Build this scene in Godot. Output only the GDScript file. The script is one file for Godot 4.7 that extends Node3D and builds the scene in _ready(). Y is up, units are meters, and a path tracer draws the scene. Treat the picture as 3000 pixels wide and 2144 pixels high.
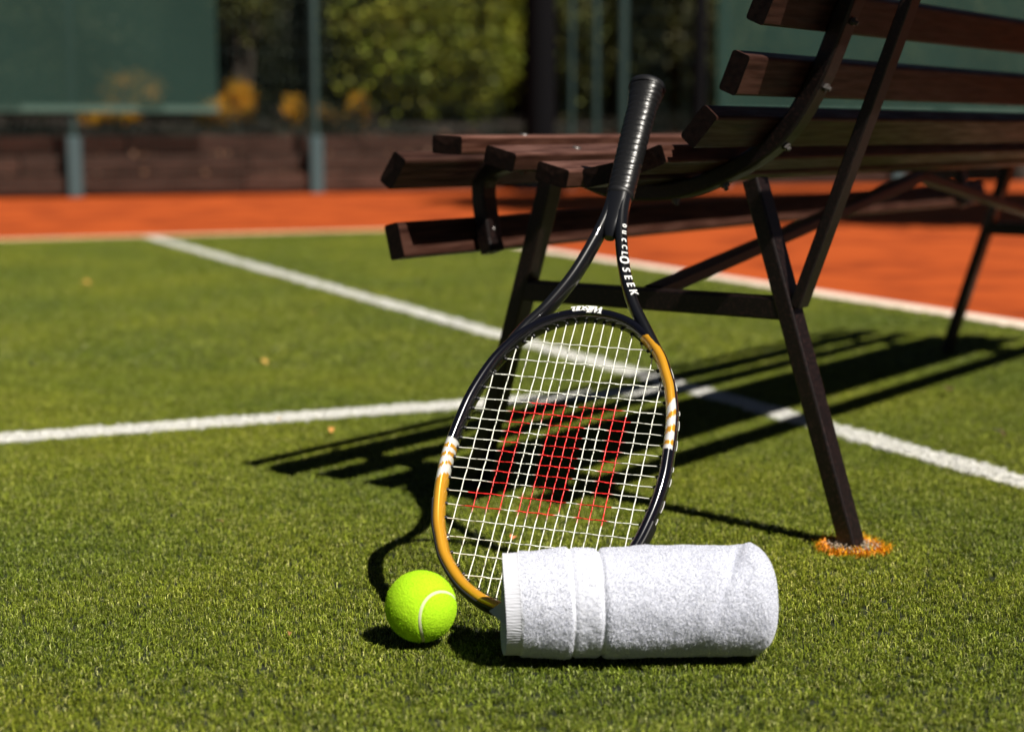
extends Node3D

const E1 := Vector3(0.9128, 0, -0.4085)   # along the back line of the court
const E2 := Vector3(0.4085, 0, 0.9128)    # from the fence towards the camera
var rng := RandomNumberGenerator.new()
var taken := {}


# ---------------------------------------------------------------- naming
func numbered(called: String) -> String:
	var n: int = taken.get(called, 0)
	taken[called] = n + 1
	return called if n == 0 else "%s_%03d" % [called, n]

func tag(o: Node3D, label: String, category: String, group := "", kind := "") -> Node3D:
	if label:
		o.set_meta("label", label)
	if category:
		o.set_meta("category", category)
	if group:
		o.set_meta("group", group)
	if kind:
		o.set_meta("kind", kind)
	return o

func thing(called: String, label: String, category: String, at := Vector3.ZERO, group := "") -> Node3D:
	var o := Node3D.new()
	o.name = numbered(called)
	o.position = at
	add_child(o, true)
	tag(o, label, category, group)
	return o

func obj(called: String, m: Mesh, material: Material, parent: Node3D = null) -> MeshInstance3D:
	var o := MeshInstance3D.new()
	o.mesh = m
	if material:
		o.material_override = material
	if parent == null:
		o.name = numbered(called)
		add_child(o, true)
	else:
		o.name = called
		parent.add_child(o, true)
	return o

func struct(called: String, m: Mesh, material: Material, label := "") -> MeshInstance3D:
	var o := obj(called, m, material)
	tag(o, label, "", "", "structure")
	return o

func many(called: String, m: Mesh, material: Material, where: Array, colors: Array, parent: Node3D = null) -> MultiMeshInstance3D:
	var mm := MultiMesh.new()
	mm.transform_format = MultiMesh.TRANSFORM_3D
	mm.use_colors = colors.size() > 0
	mm.mesh = m
	mm.instance_count = where.size()
	for i in where.size():
		mm.set_instance_transform(i, where[i])
		if colors.size() > 0:
			mm.set_instance_color(i, colors[i])
	var o := MultiMeshInstance3D.new()
	o.multimesh = mm
	o.material_override = material
	if parent == null:
		o.name = numbered(called)
		add_child(o, true)
	else:
		o.name = called
		parent.add_child(o, true)
	return o


# ---------------------------------------------------------------- materials
func lin(r: float, g: float, b: float) -> Color:
	return Color(r, g, b).linear_to_srgb()

func mat(c: Color, rough := 0.7, spec := 0.5) -> StandardMaterial3D:
	var m := StandardMaterial3D.new()
	m.albedo_color = c
	m.roughness = rough
	m.metallic_specular = spec
	return m

func vmat(rough := 0.6, spec := 0.5) -> StandardMaterial3D:
	var m := mat(Color.WHITE, rough, spec)
	m.vertex_color_use_as_albedo = true
	return m

func noise_tex(size: int, freq: float, ramp: Array, type := FastNoiseLite.TYPE_SIMPLEX_SMOOTH, octaves := 4, sd := 1) -> NoiseTexture2D:
	var n := FastNoiseLite.new()
	n.noise_type = type
	n.frequency = freq
	n.fractal_octaves = octaves
	n.seed = sd
	var t := NoiseTexture2D.new()
	t.width = size
	t.height = size
	t.seamless = true
	t.noise = n
	if ramp.size() > 0:
		var g := Gradient.new()
		var offs := PackedFloat32Array()
		var cols := PackedColorArray()
		for r in ramp:
			offs.append(r[0])
			cols.append(r[1])
		g.offsets = offs
		g.colors = cols
		t.color_ramp = g
	return t

func triplanar(m: StandardMaterial3D, scale: Vector3, world := false) -> StandardMaterial3D:
	m.uv1_triplanar = true
	m.uv1_world_triplanar = world
	m.uv1_scale = scale
	return m


# ---------------------------------------------------------------- shapes
func st_new() -> SurfaceTool:
	var st := SurfaceTool.new()
	st.begin(Mesh.PRIMITIVE_TRIANGLES)
	return st

func tri(st: SurfaceTool, a: Vector3, b: Vector3, c: Vector3) -> void:
	st.add_vertex(a)
	st.add_vertex(b)
	st.add_vertex(c)

func quad(st: SurfaceTool, a: Vector3, b: Vector3, c: Vector3, d: Vector3) -> void:
	tri(st, a, b, c)
	tri(st, a, c, d)

func done(st: SurfaceTool) -> ArrayMesh:
	st.generate_normals()
	return st.commit()

# rings of equally many points, joined into a skin; the ends are closed with fans
func skin(st: SurfaceTool, rings: Array, closed := false, caps := true, smooth := true, cols: Array = []) -> void:
	var n: int = rings[0].size()
	var count: int = rings.size()
	st.set_smooth_group(0 if smooth else -1)
	for i in (count if closed else count - 1):
		var a: PackedVector3Array = rings[i]
		var b: PackedVector3Array = rings[(i + 1) % count]
		for k in n:
			var l := (k + 1) % n
			if cols.size() > 0:
				var ca: PackedColorArray = cols[i]
				var cb: PackedColorArray = cols[(i + 1) % count]
				st.set_color(ca[k]); st.add_vertex(a[k])
				st.set_color(cb[k]); st.add_vertex(b[k])
				st.set_color(cb[l]); st.add_vertex(b[l])
				st.set_color(ca[k]); st.add_vertex(a[k])
				st.set_color(cb[l]); st.add_vertex(b[l])
				st.set_color(ca[l]); st.add_vertex(a[l])
			else:
				quad(st, a[k], b[k], b[l], a[l])
	if caps and not closed:
		st.set_smooth_group(-1)
		for e in [0, count - 1]:
			var r: PackedVector3Array = rings[e]
			var mid := Vector3.ZERO
			for p in r:
				mid += p / n
			for k in n:
				var l := (k + 1) % n
				if cols.size() > 0:
					st.set_color(cols[e][k])
				if e == 0:
					tri(st, mid, r[k], r[l])
				else:
					tri(st, mid, r[l], r[k])

# a section (x across, y along «side») swept along a path that lies in the plane across «side»
func sweep_rings(path: PackedVector3Array, section: PackedVector2Array, side: Vector3, closed := false) -> Array:
	var rings := []
	var n := path.size()
	for i in n:
		var before: Vector3 = path[(i - 1 + n) % n] if closed or i > 0 else path[i]
		var after: Vector3 = path[(i + 1) % n] if closed or i < n - 1 else path[i]
		var t := (after - before).normalized()
		var across := t.cross(side).normalized()
		var r := PackedVector3Array()
		for s in section:
			r.append(path[i] + across * s.x + side * s.y)
		rings.append(r)
	return rings

func sweep(path: PackedVector3Array, section: PackedVector2Array, side: Vector3, closed := false, smooth := true) -> ArrayMesh:
	var st := st_new()
	skin(st, sweep_rings(path, section, side, closed), closed, true, smooth)
	return done(st)

func rect_section(w: float, h: float, c: float) -> PackedVector2Array:
	var x := w / 2
	var y := h / 2
	return PackedVector2Array([Vector2(x - c, -y), Vector2(x - c * 0.3, -y + c * 0.3), Vector2(x, -y + c), Vector2(x, y - c), Vector2(x - c * 0.3, y - c * 0.3), Vector2(x - c, y), Vector2(-x + c, y), Vector2(-x + c * 0.3, y - c * 0.3), Vector2(-x, y - c), Vector2(-x, -y + c), Vector2(-x + c * 0.3, -y + c * 0.3), Vector2(-x + c, -y)])

func oval_section(w: float, h: float, n: int, power := 2.0) -> PackedVector2Array:
	var s := PackedVector2Array()
	for k in n:
		var a := TAU * k / n
		var c := cos(a)
		var d := sin(a)
		s.append(Vector2(w / 2 * signf(c) * pow(absf(c), 2.0 / power), h / 2 * signf(d) * pow(absf(d), 2.0 / power)))
	return s

func spline(p: Array, per: int, closed := false) -> PackedVector3Array:
	var out := PackedVector3Array()
	var n := p.size()
	for i in (n if closed else n - 1):
		var a: Vector3 = p[(i - 1 + n) % n] if closed or i > 0 else p[i]
		var b: Vector3 = p[i]
		var c: Vector3 = p[(i + 1) % n]
		var d: Vector3 = p[(i + 2) % n] if closed or i < n - 2 else c
		for k in per:
			out.append(b.cubic_interpolate(c, a, d, float(k) / per))
	if not closed:
		out.append(p[n - 1])
	return out

# box with chamfered edges round its own centre
func cbox(size: Vector3, c: float) -> ArrayMesh:
	var st := st_new()
	var h := size / 2
	var rings := []
	for e in [[-h.y, c], [-h.y + c, 0.0], [h.y - c, 0.0], [h.y, c]]:
		var x: float = h.x - e[1]
		var z: float = h.z - e[1]
		var y: float = e[0]
		rings.append(PackedVector3Array([Vector3(-x + c, y, -z), Vector3(x - c, y, -z), Vector3(x, y, -z + c), Vector3(x, y, z - c), Vector3(x - c, y, z), Vector3(-x + c, y, z), Vector3(-x, y, z - c), Vector3(-x, y, -z + c)]))
	skin(st, rings, false, true, false)
	return done(st)

func lathe(profile: PackedVector2Array, n: int, smooth := true) -> ArrayMesh:   # x radius, y height
	var st := st_new()
	var rings := []
	for p in profile:
		var r := PackedVector3Array()
		for k in n:
			var a := TAU * k / n
			r.append(Vector3(cos(a) * p.x, p.y, sin(a) * p.x))
		rings.append(r)
	skin(st, rings, false, true, smooth)
	return done(st)

func sheet(corners: Array) -> ArrayMesh:
	var st := st_new()
	var a: Vector3 = corners[0]
	for k in range(1, corners.size() - 1):
		tri(st, a, corners[k], corners[k + 1])
	return done(st)

func bar_between(a: Vector3, b: Vector3, w: float, h: float, side: Vector3, c := 0.002) -> ArrayMesh:
	return sweep(PackedVector3Array([a, b]), rect_section(w, h, c), side, false, false)


# ================================================================ the scene
func _ready() -> void:
	rng.seed = 20240611
	_camera_and_light()
	_ground()
	_turf()
	_backdrop()
	_bench()
	_racket()
	_ball()
	_towel()
	_small_things()


func _camera_and_light() -> void:
	var cam := Camera3D.new()
	cam.name = "camera"
	cam.position = Vector3(0, 0.4715, 0)
	cam.rotation_degrees.x = -8.1516
	cam.fov = 25.085
	cam.near = 0.05
	cam.far = 400.0
	var lens := CameraAttributesPhysical.new()
	lens.frustum_focal_length = 53.94
	lens.frustum_focus_distance = 1.62
	lens.exposure_aperture = 3.7
	lens.frustum_near = 0.05
	lens.frustum_far = 400.0
	cam.attributes = lens
	add_child(cam)
	cam.current = true

	var sky := ProceduralSkyMaterial.new()
	sky.sky_top_color = Color(0.38, 0.46, 0.60)
	sky.sky_horizon_color = Color(0.64, 0.69, 0.76)
	sky.sky_curve = 0.12
	sky.sky_energy_multiplier = 0.37
	sky.ground_bottom_color = Color(0.16, 0.15, 0.12)
	sky.ground_horizon_color = Color(0.40, 0.42, 0.42)
	sky.ground_energy_multiplier = 0.5
	sky.sun_angle_max = 1.0
	var s := Sky.new()
	s.sky_material = sky
	var env := Environment.new()
	env.background_mode = Environment.BG_SKY
	env.sky = s
	env.tonemap_mode = Environment.TONE_MAPPER_LINEAR
	env.tonemap_exposure = 1.45
	env.sdfgi_enabled = true
	env.ssao_enabled = true
	env.ssil_enabled = true
	var w := WorldEnvironment.new()
	w.name = "sky_environment"
	w.environment = env
	add_child(w)

	var sun := DirectionalLight3D.new()
	sun.name = "sun"
	add_child(sun)
	sun.look_at_from_position(Vector3(5.44, 10, 6.29), Vector3.ZERO, Vector3.UP)
	sun.light_energy = 1.55
	sun.light_color = Color(1.0, 0.975, 0.93)
	sun.light_angular_distance = 0.5
	sun.shadow_enabled = true


# ---------------------------------------------------------------- ground
func court(a: float, b: float, y := 0.0) -> Vector3:
	return E1 * a + E2 * b + Vector3(0, y, 0)

func patch(a0: float, a1: float, b0: float, b1: float, y: float) -> ArrayMesh:
	return sheet([court(a0, b0, y), court(a0, b1, y), court(a1, b1, y), court(a1, b0, y)])

func _ground() -> void:
	var soil := mat(lin(0.09, 0.07, 0.045), 0.95)
	soil.albedo_texture = noise_tex(256, 0.02, [[0.0, Color(0.6, 0.6, 0.55)], [1.0, Color(1, 1, 1)]])
	triplanar(soil, Vector3(0.3, 0.3, 0.3), true)
	struct("ground", patch(-150, 150, -200, 60, -0.06), soil)

	var clay := mat(lin(0.44, 0.078, 0.012), 0.9, 0.3)
	clay.albedo_texture = noise_tex(512, 0.012, [[0.0, Color(0.70, 0.64, 0.62)], [0.5, Color(0.93, 0.91, 0.90)], [1.0, Color(1, 1, 1)]], FastNoiseLite.TYPE_SIMPLEX_SMOOTH, 6, 5)
	triplanar(clay, Vector3(0.35, 0.35, 0.35), true)
	struct("clay_ground", patch(-30, 30, -12.42, 12, -0.014), clay)

	var base := mat(lin(0.014, 0.020, 0.005), 0.95)
	struct("turf_base", patch(-14, 2.81, -7.52, 8, -0.0075), base)
	var backing := mat(lin(0.70, 0.69, 0.64), 0.9)
	struct("line_backing", patch(1.5085, 1.5665, -7.42, 8, -0.0045), backing)
	struct("line_backing", patch(-14, 1.508, -2.667, -2.591, -0.0045), backing)
	var white := mat(lin(0.78, 0.77, 0.72), 0.9)
	struct("court_line", patch(-14, 2.86, -7.62, -7.43, -0.005), mat(lin(0.62, 0.40, 0.24), 0.9))
	struct("court_line", patch(2.76, 2.865, -7.42, 8, -0.005), mat(lin(0.76, 0.62, 0.52), 0.9))


# ---------------------------------------------------------------- artificial grass
func clump(n: int, size: float, tall: float, wide: float, tints: Array, sd: int, lean := 1.1) -> ArrayMesh:
	var r := RandomNumberGenerator.new()
	r.seed = sd
	var st := st_new()
	st.set_smooth_group(-1)
	for i in n:
		var at := Vector3(r.randf_range(-0.5, 0.5) * size, 0, r.randf_range(-0.5, 0.5) * size)
		var a := r.randf() * TAU
		var d := Vector3(cos(a), 0, sin(a))
		var across := Vector3(-sin(a + r.randf_range(-0.5, 0.5)), 0, cos(a)) * wide * 0.5 * r.randf_range(0.7, 1.25)
		var h := tall * r.randf_range(0.70, 1.05)
		var k := r.randf_range(0.15, lean) * h
		var bend := Basis(Vector3.UP, r.randf_range(-1.2, 1.2))
		var p1 := at + Vector3(0, h * r.randf_range(0.6, 0.8), 0) + d * k * 0.35
		var p2 := p1 + Vector3(0, h * r.randf_range(-0.05, 0.32), 0) + bend * d * k * 0.8
		var c: Color = tints[r.randi() % tints.size()]
		c = c * r.randf_range(0.42, 1.30)
		c.a = 1.0
		st.set_color(c)
		quad(st, at - across * 0.9, p1 - across, p1 + across, at + across * 0.9)
		quad(st, p1 - across, p2 - across * 0.55, p2 + across * 0.55, p1 + across)
	return done(st)

func _turf() -> void:
	var greens := [Color(0.29, 0.335, 0.042), Color(0.19, 0.24, 0.022), Color(0.38, 0.42, 0.062), Color(0.09, 0.125, 0.010), Color(0.24, 0.29, 0.030), Color(0.14, 0.185, 0.016), Color(0.27, 0.315, 0.036), Color(0.065, 0.095, 0.007), Color(0.21, 0.265, 0.026), Color(0.70, 0.70, 0.24), Color(0.115, 0.16, 0.014), Color(0.03, 0.045, 0.004)]
	var whites := [Color(0.86, 0.86, 0.82), Color(0.80, 0.80, 0.76)]
	var m := vmat(0.40, 0.32)
	m.backlight_enabled = true
	m.backlight = Color(0.22, 0.22, 0.22)
	var wm := vmat(0.7, 0.3)
	wm.backlight_enabled = true
	wm.backlight = Color(0.3, 0.3, 0.3)
	var variants := 6
	var at := []
	var tint := []
	for v in variants:
		at.append([])
		tint.append([])
	var line_at := [[], []]
	var patches := FastNoiseLite.new()
	patches.seed = 3
	patches.frequency = 1.3
	patches.fractal_octaves = 3
	var fine := FastNoiseLite.new()
	fine.seed = 8
	fine.frequency = 14.0
	fine.fractal_octaves = 2
	for zone in [[0.9, 3.3, 0.0115, 1.0], [3.3, 9.4, 0.020, 1.7]]:
		var step: float = zone[2]
		var z: float = zone[0]
		while z < zone[1]:
			var half := 0.42 * z + 0.15
			var x := -half
			while x < half:
				var p := Vector3(x + rng.randf_range(-0.5, 0.5) * step, -0.0075, -z + rng.randf_range(-0.5, 0.5) * step)
				x += step
				var a := p.dot(E1)
				var b := p.dot(E2)
				if a > 2.765 or b < -7.44:
					continue
				var edge := rng.randf_range(-0.0015, 0.0015)
				var on_line := absf(a - 1.5375) < 0.031 + edge or (absf(b + 2.629) < 0.040 + edge and a < 1.5375)
				var s: float = zone[3] * rng.randf_range(0.95, 1.06)
				var basis := Basis(Vector3.UP, rng.randf() * TAU).scaled(Vector3(s, rng.randf_range(0.90, 1.08) * (1.0 if zone[3] < 1.5 else 1.1), s))
				if on_line:
					line_at[0 if absf(a - 1.5375) < 0.036 else 1].append(Transform3D(basis, p))
				else:
					var v := rng.randi() % variants
					var n := patches.get_noise_2d(p.x, p.z)
					var f := fine.get_noise_2d(p.x, p.z)
					var k := clampf(0.97 + 0.24 * n + 0.22 * f, 0.45, 1.5)
					at[v].append(Transform3D(basis, p))
					tint[v].append(Color(k * (1.0 + 0.12 * n), k, k * (1.0 - 0.2 * n)))
			z += step
	for v in variants:
		var g := many("artificial_grass", clump(48, 0.0145, 0.0068, 0.00062, greens, 40 + v, 0.75), m, at[v], tint[v])
		tag(g, "short green artificial grass fibres of the court", "grass", "", "stuff")
	var w := clump(52, 0.0115, 0.0072, 0.0010, whites, 90, 1.0)
	for k in 2:
		var l := many("court_line", w, wm, line_at[k], [])
		tag(l, ["white sideline of fibres running from the far edge towards the bench leg", "white line of fibres ending at the sideline behind the racket"][k], "", "", "structure")


# ---------------------------------------------------------------- far things
func leaf_clump(n: int, radius: float, leaf: float, sd: int) -> ArrayMesh:
	var r := RandomNumberGenerator.new()
	r.seed = sd
	var st := st_new()
	st.set_smooth_group(-1)
	for i in n:
		var at := Vector3(r.randfn(), r.randfn(), r.randfn()) * radius * 0.5
		var b := Basis.from_euler(Vector3(r.randf_range(-1.1, 1.1), r.randf() * TAU, r.randf_range(-0.9, 0.9)))
		var l := leaf * r.randf_range(0.7, 1.3)
		var w := l * 0.42
		var k := r.randf_range(0.7, 1.25)
		st.set_color(Color(k, k, k))
		var tip := at + b * Vector3(0, -0.12 * l, l)
		var le := at + b * Vector3(-w, 0.14 * l, l * 0.45)
		var ri := at + b * Vector3(w, 0.14 * l, l * 0.45)
		tri(st, at, le, tip)
		tri(st, at, tip, ri)
	return done(st)

func behind(px: float, dist: float, y := 0.0) -> Vector3:   # a bearing as it was measured, at a distance along the view
	return Vector3((px - 1500.0) / 4842.0 * dist, y, -dist)

var leaf_meshes := []
var leaf_material: StandardMaterial3D
var bark: StandardMaterial3D

# lumps: [offset, radii]
func foliage(parent: Node3D, called: String, lumps: Array, n: int, c: Color, spread: float, size := 1.0) -> void:
	var where := [[], []]
	var cols := [[], []]
	var total := 0.0
	for l in lumps:
		total += l[1].x * l[1].y * l[1].z
	for l in lumps:
		for i in int(n * l[1].x * l[1].y * l[1].z / total):
			var d := Vector3(rng.randfn(), rng.randfn(), rng.randfn()).normalized() * pow(rng.randf(), 0.42)
			var p: Vector3 = l[0] + d * l[1]
			if p.y < 0.03:
				continue
			var v := rng.randi() % 2
			var s := size * rng.randf_range(0.7, 1.3)
			where[v].append(Transform3D(Basis.from_euler(Vector3(rng.randf_range(-0.5, 0.5), rng.randf() * TAU, 0)).scaled(Vector3(s, s, s)), p))
			var k := rng.randf_range(1.0 - spread, 1.0 + spread)
			cols[v].append(Color(c.r * k * rng.randf_range(0.85, 1.2), c.g * k, c.b * k))
	for v in 2:
		if where[v].size():
			var o := many(called, leaf_meshes[v], leaf_material, where[v], cols[v], parent)
			o.set_meta("kind", "stuff")

func stems(parent: Node3D, called: String, n: int, h: float, spread: float, r: float) -> void:
	for i in n:
		var a := TAU * i / n + rng.randf() * 0.7
		var top := Vector3(cos(a) * spread, h, sin(a) * spread) * rng.randf_range(0.7, 1.0)
		var base := Vector3(cos(a), 0, sin(a)) * r * 1.5
		var st := st_new()
		var rings := []
		for k in 5:
			var t := k / 4.0
			var mid := base.lerp(top, t) + Vector3(0, sin(t * PI) * h * 0.08, 0)
			var ring := PackedVector3Array()
			for j in 6:
				ring.append(mid + Vector3(cos(TAU * j / 6), 0, sin(TAU * j / 6)) * r * (1.0 - 0.75 * t))
			rings.append(ring)
		skin(st, rings)
		obj(called, done(st), bark, parent)

func shrub(label: String, at: Vector3, lumps: Array, n: int, c: Color, spread := 0.45, size := 1.0, group := "shrubs beyond the fence", blossom := 0, called := "shrub") -> Node3D:
	var t := thing(called, label, "shrub", at, group)
	var h := 0.0
	for l in lumps:
		h = maxf(h, l[0].y + l[1].y * 0.5)
	stems(t, "stem", 4, h, 0.25, 0.022)
	foliage(t, "foliage", lumps, n, c, spread, size)
	if blossom > 0:
		foliage(t, "blossom", lumps, blossom, Color(0.86, 0.46, 0.012), 0.25, size * 0.75)
	return t

func _backdrop() -> void:
	leaf_meshes = [leaf_clump(24, 0.17, 0.054, 5), leaf_clump(24, 0.17, 0.046, 6)]
	leaf_material = vmat(0.55, 0.4)
	leaf_material.backlight_enabled = true
	leaf_material.backlight = Color(0.7, 0.7, 0.7)
	bark = mat(lin(0.05, 0.038, 0.028), 0.95)

	# bank of dark soil behind the wall, rising away from the court
	var soil := mat(lin(0.028, 0.020, 0.014), 0.95)
	soil.albedo_texture = noise_tex(256, 0.03, [[0.0, Color(0.55, 0.5, 0.45)], [0.6, Color(0.9, 0.85, 0.8)], [1.0, Color(1, 1, 1)]], FastNoiseLite.TYPE_SIMPLEX_SMOOTH, 5, 9)
	triplanar(soil, Vector3(0.8, 0.8, 0.8), true)
	var st := st_new()
	var rows := [[-12.68, -0.05], [-12.72, 0.38], [-14.5, 0.52], [-18.0, 0.62], [-60.0, 0.7]]
	for k in rows.size() - 1:
		quad(st, court(-60, rows[k][0], rows[k][1]), court(60, rows[k][0], rows[k][1]), court(60, rows[k + 1][0], rows[k + 1][1]), court(-60, rows[k + 1][0], rows[k + 1][1]))
	struct("soil_bank", done(st), soil)

	# retaining wall: three courses of long timber sleepers, each set back so that its top catches the light
	var wall := thing("retaining_wall", "low wall of three stepped courses of dark weathered timber sleepers", "wall")
	var timbers := []
	for k in 4:
		var sm := mat(lin(0.075, 0.040, 0.031) * [0.88, 1.1, 1.0, 1.2][k], 0.95, 0.3)
		sm.albedo_texture = noise_tex(256, 0.025, [[0.0, Color(0.40, 0.37, 0.35)], [0.5, Color(0.80, 0.77, 0.74)], [1.0, Color(1, 1, 1)]], FastNoiseLite.TYPE_SIMPLEX_SMOOTH, 5, 20) if k < 1 else timbers[0].albedo_texture
		triplanar(sm, Vector3(0.7, 5, 5))
		sm.uv1_offset = Vector3(k * 0.37, k * 0.21, 0)
		timbers.append(sm)
	var sleeper := cbox(Vector3(1, 0.140, 0.26), 0.012)
	var yaw := atan2(-E1.z, E1.x)
	var litter := []
	var litter_tint := []
	for row in 3:
		var a := -9.0 + row * 0.67
		while a < 9.0:
			var l := rng.randf_range(1.2, 2.4)
			var o := obj("timber_sleeper", sleeper, timbers[rng.randi() % 4], wall)
			var back := -12.46 - row * 0.10 + rng.randf_range(-0.012, 0.012)
			o.position = court(a + l / 2, back, 0.070 + row * 0.143)
			o.rotation = Vector3(rng.randf_range(-0.03, 0.03), yaw + rng.randf_range(-0.008, 0.008), rng.randf_range(-0.004, 0.004))
			o.scale = Vector3(l - 0.008, rng.randf_range(0.95, 1.0), 1)
			for i in int(l * 6):
				litter.append(Transform3D(Basis.from_euler(Vector3(rng.randf_range(-0.5, 0.5), rng.randf() * TAU, 0)) * rng.randf_range(0.25, 0.6), court(a + rng.randf() * l, back + 0.13 - rng.randf_range(0.0, 0.12), 0.143 + row * 0.143)))
				var k := rng.randf_range(0.5, 1.3)
				litter_tint.append(Color(0.20 * k, 0.10 * k, 0.055 * k))
			a += l
	var dry := many("leaf_litter", leaf_clump(4, 0.05, 0.08, 17), leaf_material, litter, litter_tint)
	tag(dry, "dry brown leaf litter lying on the ledges of the sleeper wall", "leaf litter", "", "stuff")

	# the fence: posts with pale sleeves, rails, wires
	var green := mat(lin(0.010, 0.032, 0.029), 0.6)
	var pale := mat(lin(0.036, 0.072, 0.080), 0.6)
	var fence := thing("court_fence", "tall dark green wire fence along the back of the court", "fence")
	var post := lathe(PackedVector2Array([Vector2(0.032, 0.0), Vector2(0.032, 3.6), Vector2(0.02, 3.62)]), 14)
	var sleeve := cbox(Vector3(0.105, 0.44, 0.105), 0.008)
	for k in 10:
		var a := -5.41 + 1.83 * k
		var p := court(a + 0.1, -12.3, -0.014)
		obj("post", post, green, fence).position = p
		var s := obj("post_sleeve", sleeve, pale, fence)
		s.position = p + Vector3(0, 0.22, 0)
		s.rotation.y = yaw
	for y in [3.55]:
		obj("rail", bar_between(court(-6.0, -12.3, y), court(10.5, -12.3, y), 0.04, 0.04, Vector3.UP), green, fence)
	st = st_new()
	st.set_smooth_group(-1)
	var a0 := -6.0
	while a0 < 10.5:
		var p := court(a0, -12.3, 0.05)
		quad(st, p - E1 * 0.0017, p - E1 * 0.0017 + Vector3.UP * 3.5, p + E1 * 0.0017 + Vector3.UP * 3.5, p + E1 * 0.0017)
		quad(st, p - E2 * 0.0017, p - E2 * 0.0017 + Vector3.UP * 3.5, p + E2 * 0.0017 + Vector3.UP * 3.5, p + E2 * 0.0017)
		a0 += 0.055
	for k in 18:
		var y := 0.06 + k * 0.2
		obj("line_wire", bar_between(court(-6.0, -12.297, y), court(10.5, -12.297, y), 0.0022, 0.0022, Vector3.UP, 0.0003), green, fence)
	obj("wire_mesh", done(st), green, fence).set_meta("kind", "stuff")

	# green windbreak netting tied to the fence
	var net := mat(Color(0.175, 0.27, 0.245, 0.62), 0.85, 0.2)
	net.transparency = BaseMaterial3D.TRANSPARENCY_ALPHA
	var hem := mat(lin(0.05, 0.105, 0.085), 0.8)
	_netting("translucent green windbreak netting on the fence bays left of the yellow blossoms", -8.5, behind(641, 12.48).dot(E1), net, hem)
	_netting("translucent green windbreak netting on the fence behind the bench backrest", behind(2088, 14.25).dot(E1), 11.0, net, hem)

	# gate stiles, a dark column and a dark lamp post by the fence
	var gate := thing("fence_gate", "narrow green gate frame of three upright bars between dark column and lamp post", "gate")
	for e in [[1640, 0.045], [1726, 0.055], [1821, 0.085]]:
		var p := behind(e[0], 13.75)
		p = court(p.dot(E1), -12.18, 0)
		obj("upright", lathe(PackedVector2Array([Vector2(e[1] / 2, -0.014), Vector2(e[1] / 2, 2.6)]), 10), green, gate).position = p
	for y in [0.15, 2.55]:
		var g0 := behind(1640, 13.75).dot(E1)
		var g1 := behind(1821, 13.75).dot(E1)
		obj("crossbar", bar_between(court(g0, -12.18, y), court(g1, -12.18, y), 0.04, 0.04, Vector3.UP), green, gate)
	var dark := mat(lin(0.004, 0.004, 0.005), 0.9, 0.2)
	var col := thing("steel_column", "thick dark steel column by the fence behind the seat of the bench", "column", court(behind(1582, 13.3).dot(E1), -12.05, -0.014))
	obj("shaft", lathe(PackedVector2Array([Vector2(0.125, 0.0), Vector2(0.12, 5.0), Vector2(0.10, 6.5), Vector2(0.05, 6.52)]), 20), dark, col)
	obj("base_plate", cbox(Vector3(0.4, 0.03, 0.4), 0.005), dark, col).position.y = 0.015
	var lamp := thing("lamp_post", "slim dark post by the fence, right of the racket handle", "lamp post", court(behind(1987, 14.2).dot(E1), -12.05, -0.014))
	obj("shaft", lathe(PackedVector2Array([Vector2(0.055, 0.0), Vector2(0.05, 5.5), Vector2(0.02, 5.52)]), 16), dark, lamp)
	obj("base_plate", cbox(Vector3(0.25, 0.03, 0.25), 0.005), dark, lamp).position.y = 0.015

	# planting, nearest first
	var yellow_green := Color(0.26, 0.29, 0.03)
	var olive := Color(0.105, 0.115, 0.028)
	var deep := Color(0.030, 0.038, 0.014)
	var f := [
		["low forsythia bush with bright yellow blossom at the netting's lower corner", 627, 14.2, 0.115, 0.15, 0.13, 130],
		["taller forsythia bush with golden blossom just right of the netting", 702, 14.4, 0.20, 0.14, 0.22, 150],
		["small forsythia bush with a golden spray left of the fence post", 862, 14.3, 0.13, 0.10, 0.15, 55],
		["small forsythia bush with faint golden sprays just right of the fence post", 955, 14.5, 0.10, 0.14, 0.11, 36],
		["single golden forsythia bush in front of the yellow-green shrub", 1056, 14.2, 0.14, 0.08, 0.16, 60],
		["forsythia bush with blossom half hidden behind the netting's hem", 320, 14.2, 0.12, 0.30, 0.13, 75],
		["forsythia bush with blossom behind the middle of the netting", 400, 14.4, 0.32, 0.32, 0.16, 70]]
	for e in f:
		var y: float = e[3]
		shrub(e[0], behind(e[1], e[2], 0.48), [[Vector3(0, y, 0), Vector3(e[4], e[5], e[4])]], 60, Color(0.035, 0.04, 0.010), 0.4, 0.42, "forsythia bushes behind the wall", e[6], "forsythia_bush")
	# dark low growth along the top of the wall
	var low := []
	for k in 26:
		low.append([E1 * (-7.5 + 0.62 * k) + E2 * (-13.1 + rng.randf_range(-0.15, 0.15)) + Vector3(0, 0.40, 0), Vector3(0.42, rng.randf_range(0.10, 0.24), 0.22)])
	foliage(self, "ground_cover", low, 2600, Color(0.014, 0.017, 0.008), 0.5, 0.55)
	for o in get_children():
		if String(o.name).begins_with("ground_cover"):
			tag(o, "dark low ground cover along the top of the stone wall", "ground cover", "", "stuff")
	shrub("broad sunlit yellow-green shrub filling the bay left of the dark column", behind(1240, 16.6, 0.55), [[Vector3(0, 0.9, 0), Vector3(0.95, 0.95, 0.7)], [Vector3(-0.35, 1.8, 0.1), Vector3(0.75, 0.9, 0.6)], [Vector3(0.5, 1.9, 0), Vector3(0.65, 0.9, 0.6)]], 5200, yellow_green, 0.4)
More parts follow.
